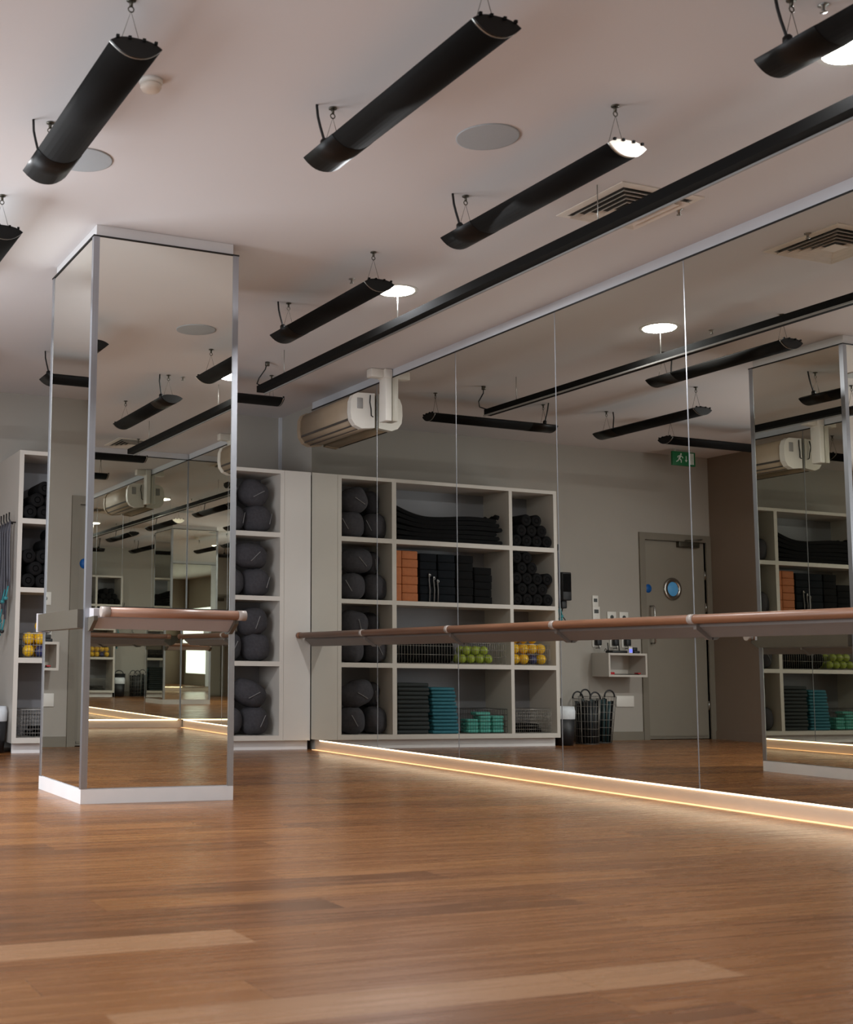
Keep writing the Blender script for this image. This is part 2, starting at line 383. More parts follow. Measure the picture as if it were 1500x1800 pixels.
# ------------------------------------------------------------------ heaters
def heater(x, y0, y1, label, cap='blackcap', along='y', cable=True, rev=False):
    """infrared strip heater; far end (y1) carries the wiring cover"""
    L_ = y1-y0
    t = thing('strip_heater', label, 'heater', (0, 0, 0), 'black strip heaters hung below the ceiling')
    w_, hb, ht = .108, .052, .026; n = 10
    prof = [(-w_+2*w_*k/n, -hb*(1-(abs(-1+2*k/n))**2.2)) for k in range(n+1)] + [(w_-2*w_*k/n, ht*(1-(abs(1-2*k/n))**3)+.002) for k in range(n+1)]
    prof = [p for i, p in enumerate(prof) if i == 0 or (abs(p[0]-prof[i-1][0])+abs(p[1]-prof[i-1][1])) > 1e-4]
    sc = lambda k: [(p[0]*k, p[1]*k) for p in prof]
    parts = []
    parts.append(MB().prism(prof, .012, L_-.30, 'y', True).build('casing', 'black', t))
    parts.append(MB().prism(sc(1.02), L_-.30, L_-.006, 'y', True).build('wiring_cover', 'blackcap', t))
    rim = parts[0]
    MB().prism(sc(1.015), .004, .012, 'y', True).build('rim', 'silver', rim)
    ca = MB().prism(sc(1.0), -.004, .004, 'y', False).build('end_cap', cap, t)
    if cap == 'whitecap': ca['label'] = 'cream white end cap'
    for sx in (-.08, -.03, .03, .08): MB().box(sx-.006, sx+.006, -.012, .0, .020-.35*abs(sx)*.2, .032-.35*abs(sx)*.2).build('screw', 'black', ca)
    MB().prism(sc(.97), L_-.008, L_, 'y', False).build('end_cap', 'blackcap', t)
    ztop = Zc-3.25
    for yy in (.08, L_-.10):
        hk = MB(); hk.tube([(0, yy, ztop), (0, yy, ztop-.03)], .008, 8).lathe([(.0, ztop-.001), (.02, ztop-.001), (.02, ztop-.006), (0, ztop-.006)], (0, yy, 0), 'z', 12)
        hk.tube([(.012*math.cos(q), yy, ztop-.042+.012*math.sin(q)) for q in [2*PI*i/10 for i in range(10)]], .003, 5, closed=True)
        ho = hk.build('ceiling_hook', 'closer', t)
        MB().tube([(-.05, yy, .022), (0, yy, ztop-.05), (.05, yy, .022)], .0018, 5).build('hanging_wire', 'closer', ho)
    if cable:
        cb = MB(); cb.tube([(-.06, L_-.13, .02), (-.062, L_-.125, .06), (-.075, L_-.115, .12), (-.085, L_-.11, .17), (-.086, L_-.10, ztop)], .0065, 6)
        co = cb.build('supply_cable', 'cable', t)
        MB().lathe([(0, -.012), (.02, -.012), (.02, .02), (.012, .03), (0, .03)], (-.06, L_-.13, .025), 'z', 10).build('cable_gland', 'blackcap', co)
    t.location = (x, y0, 3.25)
    if along == 'x':    # wiring end towards -x when rev else +x
        t.rotation_euler = (0, 0, PI/2 if rev else -PI/2)
    return t
heater(-1.75, 2.22, 3.67, 'black strip heater at the top corner, overlapping the nearest lit downlight')
heater(-1.75, 4.54, 5.99, 'black strip heater with a white end cap beside the square ceiling vent', 'whitecap')
heater(-1.745, 6.88, 8.33, 'black strip heater ending at the lit downlight between column and mirror wall')
heater(-2.97, 3.83, 5.28, 'large black strip heater hung between the two round ceiling speakers')
heater(-2.94, 9.05, 10.5, 'black strip heater mostly hidden behind the mirrored column')
heater(-4.18, 4.54, 5.99, 'large black strip heater hung in front of the smoke detector')
heater(-4.18, 6.88, 8.33, 'black strip heater cut off by the photo edge beside the mirrored column')
heater(-.80, 10.40, 11.85, 'black strip heater running crosswise just behind the end of the ceiling rail', along='x', rev=False).rotation_euler = (0, 0, PI/2)
heater(-3.68, 10.38, 11.83, 'black strip heater running crosswise near the door, seen in the long mirror', along='x', rev=False).rotation_euler = (0, 0, PI/2)
heater(-.85, .30, 1.75, 'black strip heater running crosswise behind the camera, seen in the column mirror', along='x').rotation_euler = (0, 0, PI/2)

# ceiling rail
t = thing('ceiling_rail', 'long thin black rail hung on wires from the ceiling parallel to the mirror wall', 'rail', (0, 0, 0))
MB().box(-1.222, -1.145, .78, 9.97, 3.205, 3.262).build('channel', 'black', t)
MB().box(-1.150, -1.136, .78, 9.97, 3.195, 3.207).build('lower_lip', 'acgrey', t)
for y in (1.4, 3.4, 5.457, 7.62, 9.5):
    m_ = MB().tube([(-1.178, y, 3.26), (-1.178, y, Zc)], .003, 6).build('hanging_wire', 'silver', t)
MB().tube([(-1.18, 9.93, 3.25), (-1.17, 10.08, 3.31), (-1.155, 10.07, 3.36), (-1.14, 9.97, 3.42), (-1.13, 9.95, Zc)], .006, 6).build('supply_cable', 'cable', t)
MB().lathe([(0, 0), (.02, 0), (.02, -.035), (0, -.035)], (-1.13, 9.95, Zc), 'z', 12).build('cable_outlet', 'closer', t)

# downlights
for x, y, lab in ((-1.18, 3.77, 'round recessed downlight, lit, overlapping the strip heater at the top corner'), (-1.18, 7.63, 'round recessed downlight, lit, between the column and the mirror wall'),
                  (-4.95, 3.77, 'added round fill downlight on the door side, out of the direct view near the camera'), (-4.95, 7.63, 'added unseen fill downlight on the door side, level with the column')):  # door-side pair added as fill, outside the direct view
    t = thing('downlight', lab, 'light', (x, y, Zc), 'round downlights along the mirror wall')
    MB().lathe([(.125, 0), (.15, 0), (.15, -.008), (.125, -.004)], (0, 0, 0), 'z', 40).build('trim_ring', 'plate', t)
    MB().lathe([(0, -.004), (.127, -.004), (.127, -.0065), (0, -.0065)], (0, 0, 0), 'z', 40).build('diffuser', 'lamp', t)
# round speakers
for (x, y, lab) in ((-2.10, 5.16, 'round flush grey ceiling speaker beside the large middle strip heater'), (-3.90, 6.27, 'round flush grey ceiling speaker partly behind the left heater'),
                    (-3.2, 1.9, 'round flush grey ceiling speaker seen in the column mirror'), (-4.9, 9.0, 'round flush grey ceiling speaker near the door side of the room')):
    t = thing('ceiling_speaker', lab, 'speaker', (x, y, Zc), 'round ceiling speakers')
    MB().lathe([(0, 0), (.152, 0), (.152, -.004), (.14, -.0045), (0, -.0045)], (0, 0, 0), 'z', 48, False).build('grille', 'grille', t)
    MB().lathe([(.152, 0), (.158, 0), (.158, -.0055), (.152, -.006)], (0, 0, 0), 'z', 48).build('rim', 'grille', t)
# smoke detector
t = thing('smoke_detector', 'white smoke detector on the ceiling behind the large left heater', 'detector', (-3.87, 5.26, Zc))
MB().lathe([(0, 0), (.055, 0), (.055, -.015), (.05, -.02), (0, -.02)], (0, 0, 0), 'z', 28).build('base', 'plate', t)
MB().lathe([(.0, -.02), (.045, -.02), (.05, -.035), (.04, -.05), (.015, -.055), (0, -.055)], (0, 0, 0), 'z', 28).build('sensor_head', 'ventw', t)
# sprinklers
for (x, y, lab) in ((-1.60, 7.52, 'small sprinkler head beside the end of the heater by the lit downlight'), (-.50, 5.57, 'small sprinkler head beside the square ceiling vent near the mirror')
                    , (-1.6, 3.55, 'small sprinkler head by the nearest strip heater')):
    t = thing('sprinkler_head', lab, 'sprinkler', (x, y, Zc), 'sprinkler heads in the ceiling')
    MB().lathe([(0, 0), (.022, 0), (.022, -.004), (.008, -.008), (.008, -.025), (0, -.025)], (0, 0, 0), 'z', 14).build('body', 'silver', t)
    MB().lathe([(0, -.03), (.014, -.03), (.014, -.033), (0, -.033)], (0, 0, 0), 'z', 14).build('deflector', 'silver', t)
# square ceiling diffuser vents
def vent(x, y, lab):
    t = thing('ceiling_vent', lab, 'vent', (x, y, Zc), 'square ceiling air vents')
    S_ = .29
    def ring(a, b, za, zb_):   # sloped square ring
        vs = [(sx*a, sy*a, za) for sx, sy in ((-1,-1),(1,-1),(1,1),(-1,1))]+[(sx*b, sy*b, zb_) for sx, sy in ((-1,-1),(1,-1),(1,1),(-1,1))]
        return vs, [(k, (k+1) % 4, 4+(k+1) % 4, 4+k) for k in range(4)]
    MB().box(-S_+.03, S_-.03, -S_+.03, S_-.03, -.0015, -.0005).build('dark_throat', 'ventd', t)
    fr = MB(); fr.add(*ring(S_, S_-.045, -.006, -.012)); fr.add(*ring(S_, S_, -.0005, -.006)); fr.add(*ring(S_-.045, S_-.045, -.012, -.002)); fr.build('frame', 'ventw', t)
    q = S_-.05
    while q > .085:
        v = MB(); v.add(*ring(q, q-.034, -.030, -.004)); v.add(*ring(q-.034, q-.037, -.004, -.004)); v.add(*ring(q-.037, q-.003, -.004, -.030)); v.add(*ring(q-.003, q, -.030, -.030)); v.build('vane_ring', 'ventw', t); q -= .046
    MB().box(-q, q, -q, q, -.03, -.026).build('centre_plate', 'ventw', t)
vent(-.80, 5.645, 'square white louvred ceiling vent behind the black rail near the mirror wall')
vent(-.88, .0, 'square white louvred ceiling vent seen in the column mirror')

# ------------------------------------------------------------------ air unit
t = thing('wall_mounted_ac_unit', 'cream and white air conditioner casing mounted high on the mirror beside the shelving', 'air conditioner', (0, 0, 0))
pr = [(-.02, 3.00), (-.15, 2.985), (-.215, 3.01), (-.252, 3.06), (-.262, 3.13), (-.258, 3.22), (-.235, 3.275), (-.19, 3.30), (-.02, 3.305)]
MB().prism(pr, 10.06, 11.06, 'y', True).build('casing', 'acbeige', t)
g = 1.03; cz = 3.15
prc = [(-.01+(p[0]+.01)*1.04, cz+(p[1]-cz)*1.05) for p in pr]
cp = MB().prism(prc, 10.0, 10.065, 'y', False).build('end_cap', 'acwhite', t); cp['label'] = 'white end cap facing the room'
MB().rbox(-.205, -.145, 9.994, 10.002, 3.16, 3.26, .004).build('grey_inset', 'acgrey', cp)
MB().prism(prc, 11.055, 11.11, 'y', False).build('end_cap', 'acbeige', t)
for (x0, z0, x1, z1) in ((-.2535, 3.055, -.2595, 3.075), (-.212, 3.003, -.224, 3.014), (-.155, 2.980, -.165, 2.985)):
    MB().box(x0, x1, 10.08, 11.04, z0, z1).build('vane_slot', 'ventd', t)
MB().tube([(-.075, 9.985, 3.29), (-.085, 9.975, 3.22), (-.07, 9.98, 3.16), (-.065, 9.985, 3.10), (-.045, 9.985, 3.09)], .006, 6).build('pipe', 'cable', t)
t = thing('pipe_trunking', 'white square pipe trunking dropping from the ceiling beside the air conditioner', 'trunking', (0, 0, 0))
MB().rbox(-.065, -.002, 9.72, 9.84, 3.01, 3.46, .006).build('drop_duct', 'acwhite', t)
MB().rbox(-.075, -.001, 9.71, 9.85, 3.40, Zc-.002, .006).build('collar', 'acwhite', t)
MB().rbox(-.20, -.075, 9.74, 9.83, 3.405, Zc-.002, .006).build('ceiling_duct', 'acwhite', t)

TR = t
copy_tree(TR, (0, -8.75, 0), 'white pipe trunking beside the air conditioner that only the column mirror shows')
copy_tree(bpy.data.objects['wall_mounted_ac_unit'], (0, -8.82, 0), 'second cream air conditioner behind the camera, shown only by the column mirror')
# ------------------------------------------------------------------ shelving
W = 3.0; dep = .50
VX = [(-.344, -.300), (-.982, -.931), (-2.418, -2.377), (-W, -2.958)]   # uprights (x0,x1)
ZL = [(.092, .140), (.813, .860), (1.456, 1.500), (2.088, 2.136), (2.729, 2.766)]
t = thing('shelving_unit', 'tall white twelve-cubby shelving unit filling the end wall beside the mirror', 'shelving', (-W, Ds, 0))
iv = Matrix.Translation((W, -Ds, 0))
def sp(mb, n, m='shelf'):
    o = mb.build(n, m, t); o.matrix_parent_inverse = iv; return o
for i, (a_, b_) in enumerate(VX):
    y1_ = Dw-.005 if i == 3 else Ds+dep
    sp(MB().box(a_, b_, Ds, y1_, .092, 2.766), 'upright')
for i, (a_, b_) in enumerate(ZL):
    for (xa, xb) in ((VX[1][1], VX[0][0]), (VX[2][1], VX[1][0]), (VX[3][1], VX[2][0])):
        sp(MB().box(xa, xb, Ds, Ds+dep, a_, b_), 'shelf_board')
sp(MB().box(VX[3][1], VX[0][0], Ds+dep-.018, Ds+dep, .14, 2.729), 'back_panel', 'shelfin')
sp(MB().box(-2.98, -.002, Ds+.07, Ds+.09, 0, .092), 'plinth', 'plinth')
sp(MB().box(-.2975, -.006, Ds, Ds+.02, .092, 2.766), 'filler_panel')
sp(MB().box(-.30, .06, Ds+.02, Ds+.30, 2.74, 2.766), 'top_cover')
yf = Ds
# cubby spans
A = (-.931, -.344); Bc = (-2.377, -.982); Cc = (-2.958, -2.418)
zs = [.140, .860, 1.500, 2.136]     # floor of rows bottom -> top
rown = ['bottom', 'second lowest', 'second highest', 'top']

# charcoal cushions (3 lower ones standing, 2 tossed on top) in the cubbies next to the mirror
def cushion(c, r, rot, lab, seed, strapv=None):
    t = thing('floor_cushion', lab, 'cushion', c, 'charcoal cushions in the cubbies next to the mirror')
    R = Matrix.Rotation(rot[0], 3, 'X') @ Matrix.Rotation(rot[1], 3, 'Y') @ Matrix.Rotation(rot[2], 3, 'Z')
    MB().blob((0, 0, 0), r, R, .74, 28, 18, .03, seed).build('cover', 'bean', t)
    st = MB(); pts = []
    if seed % 4 == 2 or seed == 11: return t
    for k in range(7):
        a = -0.7+1.4*k/6; p = R @ Vector((r[0]*1.02*math.sin(a)*.35, -r[1]*1.035, r[2]*.55*math.sin(a*1.2))); pts.append(p)
    st.tube(pts, .004, 5)
    st.build('carry_strap', 'strap', t)
    return t
for ri, z in enumerate(zs):
    H = .58 if ri else .66
    desc = rown[ri]
    rs = random.Random(ri+3)
    k = ri % 2
    cushion((-.545+.01*k, yf+.175, z+.139), (.142, .155, .138), (0, 0, rs.random()), f'charcoal round cushion standing in the {desc} mirror-side cubby, next to the filler panel', ri*10+1)
    cushion((-.822, yf+.19, z+.137), (.128, .155, .136), (0, 0, rs.random()), f'charcoal round cushion standing in the {desc} mirror-side cubby, against the divider', ri*10+2)
    cushion((-.60+.03*k, yf+.175, z+.405-.012*k), (.185-.03*k, .15, .125+.01*k), (.1, (.42, -.25, .1, .5)[ri], 0), f'charcoal cushion tipped sideways on top in the {desc} mirror-side cubby', ri*10+3)
    cushion((-.845, yf+.33, z+.395), (.085, .14, .13), (.1, -.2+.3*k, 0), f'charcoal cushion pushed against the divider, on top in the {desc} mirror-side cubby', ri*10+4)

# row 4 (top) B: folded blankets
z = zs[3]
for k in range(6):
    hh = .042; L0, L1 = -2.30+.03*((k*7) % 3), -1.02
    vs = MB(); n = 28; top = []; bot = []
    for i in range(n+1):
        u = i/n; x = L0+(L1-L0)*u
        lift = (.014*max(0, (u-.68)/.32)**2+.003*(1+math.sin(u*7)))*k
        zz = z+.002+k*(hh+.002)+lift
        top.append((x, zz+hh)); bot.append((x, zz))
    prof = bot+[(L1+.012, bot[-1][1]+hh/2)]+top[::-1]+[(L0-.014, bot[0][1]+hh/2)]
    vs.prism(prof, yf+.03+.01*(k % 3), yf+.42, 'y', False)
    o = vs.build('folded_mat', 'blk'); tag(o, f'long black folded mat, {ORD[k+1]} from the bottom of the pile in the wide top cubby', 'mat', 'black folded mats in the wide top cubby')
o = MB(); o.tube([(-2.28+.02*math.sin(i), yf+.06+.33*i/12, z+.30+.012*math.sin(i*1.7)) for i in range(13)], .026, 10); o = o.build('rolled_mat', 'blk')
tag(o, 'small black rolled mat lying on the end of the folded mats', 'mat')
# foam rollers
def roller(x, z, lab, r=.064):
    t = thing('foam_roller', lab, 'roller', (x, yf+.02, z), 'black foam rollers in the narrow cubbies')
    MB().lathe([(r*.42, .0), (r*.93, 0), (r, .008), (r, .40), (r*.93, .41), (0, .41)], (0, 0, 0), 'y', 22).build('foam', 'roller', t)
    MB().lathe([(0, .02), (r*.42, .02), (r*.45, 0), (r*.36, 0), (r*.34, .02)], (0, 0, 0), 'y', 16).build('core', 'dark', t)
r = .0648
rows = [4, 3, 2]
for j, m_ in enumerate(rows):
    for i in range(m_):
        x = Cc[1]-r-.003-i*(2*r+.003)-(j*(r+.001))*(1 if j else 0)
        roller(x, z+r+.001+j*r*1.74, f'black foam roller, top narrow cubby, {ORD[j+1]} layer up, {ORD[i+1]} from the divider', r)
z2 = zs[2]
for j, m_ in enumerate([4, 3, 4, 3, 2]):
    off = (r+.0012) if j % 2 else 0
    for i in range(m_):
        x = Cc[1]-r-.003-i*(2*r+.0024)-off
        if j == 3 and i == 2: continue
        roller(x, z2+r+.001+j*r*1.745, f'black foam roller, second highest narrow cubby, {ORD[j+1]} layer up, {ORD[i+1]} from the divider', r)
# row 3 B: orange blocks, navy, black
def block(x0, x1, z0, z1, m, name, lab, cat, grp, y0=None, y1=None, r_=.007):
    y0 = yf+.05 if y0 is None else y0; y1 = yf+.30 if y1 is None else y1
    o = MB().rbox(x0, x1, y0, y1, z0, z1, r_, 2).build(name, m, None, ((x0+x1)/2, (y0+y1)/2, z0))
    tag(o, lab, cat, grp); return o
z = z2
for k in range(6):
    block(-1.268+.004*(k % 2), -1.078, z+.001+k*.088, z+.087+k*.088, 'orange', 'yoga_block', f'orange cork yoga block, {ORD[k+1]} from the bottom of the wide orange stack', 'yoga block', 'orange yoga blocks')
for k in range(3):
    block(-1.072, -.99, z+.001+k*.176, z+.175+k*.176, 'orange', 'yoga_block', f'orange cork yoga block stood on end beside the divider, {ORD[k+1]} from the bottom', 'yoga block', 'orange yoga blocks')
cols = [(-1.50, -1.29, 6, 'navy'), (-1.725, -1.51, 6, 'navy'), (-1.95, -1.735, 6, 'blk'), (-2.185, -1.96, 5, 'blk')]
for ci, (a_, b_, n_, m_) in enumerate(cols):
    hgt = .085 if ci < 3 else .078
    for k in range(n_):
        jx = .004*((k*5+ci) % 3)
        block(a_+jx, b_-.004+jx*.5, z+.001+k*hgt, z+hgt-.001+k*hgt, m_, 'yoga_block', f'{"dark navy" if m_=="navy" else "black"} yoga block, {ORD[k+1]} up in the {ORD[ci+1]} dark stack from the orange blocks', 'yoga block', 'dark foam yoga blocks')
for k, xx in enumerate((-1.40, -1.455, -1.50)):
    t = thing('yoga_strap', f'grey buckled strap before the navy blocks, {ORD[k+1]} from the orange blocks', 'strap', (xx, yf+.04, z+.03), 'buckled straps hanging before the navy blocks')
    MB().tube([(0, 0, .27-.03*k), (.006, -.004, .2), (-.006, 0, .1), (.0, -.002, -.027)], .006, 6).build('webbing', 'strap', t)
    MB().tube([(.012*math.cos(q), -.006, .25-.03*k+.014*math.sin(q)) for q in [2*PI*i/8 for i in range(8)]], .003, 5, closed=True).build('buckle', 'steel', t)
# wire baskets
def wire_basket(x0, x1, z0, h, lab, nx=12, ny=6, nz=4, m='wirel', y0=None, y1=None):
    y0 = yf+.03 if y0 is None else y0; y1 = yf+.40 if y1 is None else y1
    t = thing('wire_basket', lab, 'basket', ((x0+x1)/2, (y0+y1)/2, z0), 'rectangular wire baskets on the shelves')
    c_ = ((x0+x1)/2, (y0+y1)/2); a_, b_ = (x1-x0)/2, (y1-y0)/2
    rm = MB(); rm.tube([(-a_, -b_, h), (a_, -b_, h), (a_, b_, h), (-a_, b_, h)], .004, 6, closed=True); rm.build('rim', m, t)
    g = MB()
    for k in range(nx+1):
        x = -a_+2*a_*k/nx; g.tube([(x, -b_, h), (x, -b_, .004), (x, b_, .004), (x, b_, h)], .0021, 4)
    for k in range(ny+1):
        y = -b_+2*b_*k/ny; g.tube([(-a_, y, h), (-a_, y, .004), (a_, y, .004), (a_, y, h)], .0016, 4)
    for k in range(nz):
        zz = .004+h*k/nz; g.tube([(-a_, -b_, zz), (a_, -b_, zz), (a_, b_, zz), (-a_, b_, zz)], .0021, 4, closed=True)
    g.build('wire_grid', m, t)
    return t
z = zs[1]
wire_basket(-1.745, -.99, z+.002, .27, 'wire basket full of upright dark discs in the wide cubby behind the barre', 22, 6, 3)
for k in range(17):
    o = MB().lathe([(0, 0), (.115, 0), (.12, .006), (.12, .022), (.115, .028), (0, .028)], (0, 0, 0), 'x', 20).build('balance_disc', 'blk')
    o.location = (-1.728+.0425*k, yf+.2, z+.128); tag(o, f'black disc on edge in the wire basket, {ORD[k+1]} counting from the green balls', 'disc', 'black discs in the wire basket')
wire_basket(-2.33, -1.765, z+.002, .29, 'wire basket of lime green balls in the wide cubby behind the barre', 20, 6, 4)
def ball(x, y, z_, r_, m, lab, cat='ball', grp=None):
    o = MB().blob((0, 0, 0), (r_, r_, r_), None, 1.0, 20, 12).build('exercise_ball', m, None); o.location = (x, y, z_)
    tag(o, lab, cat, grp)
rb = .048; n1 = 0
for j, xs_ in enumerate(([-1.825, -1.935, -2.045, -2.155], [-1.88, -1.99, -2.10])):
    for i, x in enumerate(xs_):
        for r2 in range(2):
            ball(x, yf+.10+.11*r2, z+.06+j*.088, rb, 'lime', f'lime green ball, {"lower" if j==0 else "upper"} layer, {"front" if r2==0 else "back"} row, {ORD[i+1]} from the discs', 'ball', 'lime green balls in the basket')
wire_basket(-2.90, -2.44, z+.002, .22, 'wire basket of yellow balls in the narrow cubby', 16, 6, 4)
ry = .056
ys = [([-2.50, -2.614, -2.728, -2.842], .066), ([-2.502, -2.618, -2.732, -2.84], .066+.113), ([-2.50, -2.616, -2.73], .066+.226)]
for j, (xs_, zz) in enumerate(ys):
    for i, x in enumerate(xs_):
        if j == 0 and i == 2:
            ball(x, yf+.11, z+zz-.004, .052, 'blueball', 'dark blue ball at the bottom of the basket of yellow balls'); continue
        ball(x, yf+.11+.01*(j % 2), z+zz, ry, 'yellow', f'yellow ball at the front of its basket, {ORD[j+1]} layer up, {ORD[i+1]} from the divider', 'ball', 'yellow balls in the basket')
    for i, x in enumerate(xs_[:-1]):
        ball(x-.02, yf+.245, z+zz+.002, ry, 'yellow', f'yellow ball behind the front ones, {ORD[j+1]} layer up, {ORD[i+1]} from the divider', 'ball', 'yellow balls in the basket')
# bottom row
z = zs[0]
for k in range(12):
    dx = .006*((k*3) % 4)
    block(-1.375-dx, -1.00-dx, z+.001+k*.0435, z+.042+k*.0435, 'pad', 'exercise_pad', f'dark green exercise pad, {ORD[k+1]} from the bottom of its stack', 'pad', 'dark green pads', yf+.03, yf+.42, .014)
for k in range(13):
    dx = .007*((k*5) % 3)-.04*(k/13)*.6
    block(-1.745+.002*k-dx, -1.43-dx, z+.001+k*.0368, z+.0355+k*.0368, 'teal', 'exercise_pad', f'deep teal exercise pad, {ORD[k+1]} from the bottom of its stack', 'pad', 'teal pads', yf+.04, yf+.40, .014)
wire_basket(-2.34, -1.79, z+.002, .25, 'wire basket of mint green blocks in the wide bottom cubby', 18, 6, 4, 'wire')
for ci, (xa, n_, zz0) in enumerate(((-1.935, 4, 0), (-2.09, 5, 0), (-2.25, 5, 0))):
    for k in range(n_):
        block(xa-.07, xa+.07, z+.008+k*.0355, z+.042+k*.0355, 'mint', 'foam_block', f'mint green foam block, {ORD[k+1]} up in the {ORD[ci+1]} pile from the teal pads', 'block', 'mint green foam blocks', yf+.06+.005*(k % 2), yf+.20, .012)
block(-2.16, -1.98, z+.19, z+.222, 'mint', 'foam_block', 'mint green foam block lying crosswise on top of the middle and end piles', 'block', 'mint green foam blocks', yf+.07, yf+.19, .012)
wire_basket(-2.90, -2.44, z+.002, .25, 'empty-topped wire basket of dark cylinders in the narrow bottom cubby', 18, 8, 7)
for k in range(9):
    o = MB().lathe([(0, 0), (.021, 0), (.021, .30), (0, .30)], (0, 0, 0), 'y', 12).build('hand_weight', 'blk')
    row_ = 0 if k < 5 else 1
    o.location = (-2.50-(k if k < 5 else k-4.5)*.07, yf+.06, z+.03+row_*.046); tag(o, f'short black rod in the narrow bottom basket, {ORD[k+1]} counting from the divider', 'weight', 'black rods in the wire basket')

# ------------------------------------------------------------------ things hanging on the side of the shelving
def hang(loc, mb, n, m, parent):
    o = mb.build(n, m, parent); return o
for k in range(6):
    y = Ds+.075+k*.112
    t = thing('hanging_resistance_band', f'grey resistance band with teal handles on the shelving side, {ORD[k+1]} from the front edge', 'resistance band', (-W-.004, y, 2.10), 'resistance bands hanging on the shelving side')
    hk = MB().tube([(0, 0, .0), (-.05, 0, 0), (-.062, 0, .03), (-.062, 0, .09)], .007, 6).build('hook', 'dark', t)
    ln = .60+.10*((k*3) % 4)
    tb = MB()
    for s_ in (-1, 1):
        tb.tube([(-.05, 0, .012)]+[(-.05-.006*math.sin(i*.6+k), s_*(.010+.010*(i/8)), .008-ln*i/8) for i in range(1, 9)], .0075, 6)
        tb.tube([(-.052, s_*.006, .010)]+[(-.066-.006*math.sin(i*.5+k), s_*(.005+.009*(i/8)), .004-(ln-.05)*i/8) for i in range(1, 9)], .0075, 6)
    tb.build('tube', 'tube', t)
    for s_ in (-1, 1):
        hx_, hy_, hz_ = -.056-.02*(s_ > 0), s_*.020, .008-ln-.03*(s_ > 0)
        MB().tube([(hx_, hy_, hz_), (hx_-.02, hy_-.014, hz_-.10)], .007, 5).tube([(hx_, hy_, hz_), (hx_-.02, hy_+.014, hz_-.10)], .007, 5).build('handle_webbing', 'tealrub', t)
        MB().tube([(hx_-.02, hy_-.016, hz_-.11), (hx_-.02, hy_+.016, hz_-.11)], .018, 10).build('handle_grip', 'tealrub' if (k+s_) % 3 else 'binb', t)
# a couple of handles hanging lower and further out
for k, (x, y, z_, lab) in enumerate(((-3.30, 11.95, 1.30, 'teal ankle cuff hanging lowest beside the shelving'), (-3.22, 12.05, 1.36, 'teal ankle cuff hanging higher beside the shelving'))):
    t = thing('ankle_cuff', lab, 'cuff', (x, y, z_), 'teal cuffs hanging beside the shelving')
    MB().tube([(.05*math.cos(q), .02*math.sin(q), .06*math.sin(q)) for q in [2*PI*i/14 for i in range(14)]], .013, 8, closed=True).build('cuff_loop', 'tealrub', t)
    MB().tube([(0, 0, .06), (0.02, .1, .2), (.0, Dw-y-.005, .32)], .005, 6).build('cord', 'cable', t)
t = thing('wall_speaker', 'small black box speaker fixed to the wall just beside the shelving', 'speaker', (-3.68, 12.19, 1.62))
MB().rbox(-.075, .055, -.13, 0.005, 0, .33, .012).build('cabinet', 'binb', t)
MB().rbox(-.065, .045, -.137, -.125, .10, .31, .004).build('grille', 'blk', t)
MB().rbox(-.045, .03, -.08, .005, -.09, .0, .01).build('bracket', 'binb', t)
MB().tube([(0, -.05, -.09), (.02, -.05, -.16), (-.04, -.04, -.22), (-.08, -.02, -.27)], .006, 6).build('cable', 'cable', t)

# bin beside the shelving
def tub(x, y, rb_, rt, h):
    return [(0, 0), (rb_, 0), (rt, h), (rt+.008, h), (rt+.008, h-.015), (rt+.002, h-.02)]
t = thing('waste_bin', 'black waste bin with a white liner beside the shelving', 'bin', (-3.15, 11.50, 0))
MB().lathe([(0, .004), (.118, .004), (.138, .30), (.131, .30), (.112, .012), (0, .012)], (0, 0, 0), 'z', 30).build('body', 'binb', t)
MB().lathe([(.125, .27), (.141, .29), (.144, .37), (.13, .42), (.118, .41), (.122, .31)], (0, 0, 0), 'z', 30).build('liner', 'white', t)
t = thing('storage_tub', 'tall black storage tub with loop handle standing behind the waste bin', 'tub', (-3.31, 11.95, 0))
MB().lathe([(0, .004), (.12, .004), (.145, .50), (.138, .50), (.112, .012), (0, .012)], (0, 0, 0), 'z', 30).build('body', 'binb', t)
MB().tube([(-.1*math.cos(q), 0, .49+.08*math.sin(q)) for q in [PI*i/10 for i in range(11)]], .01, 8).build('handle', 'binb', t)
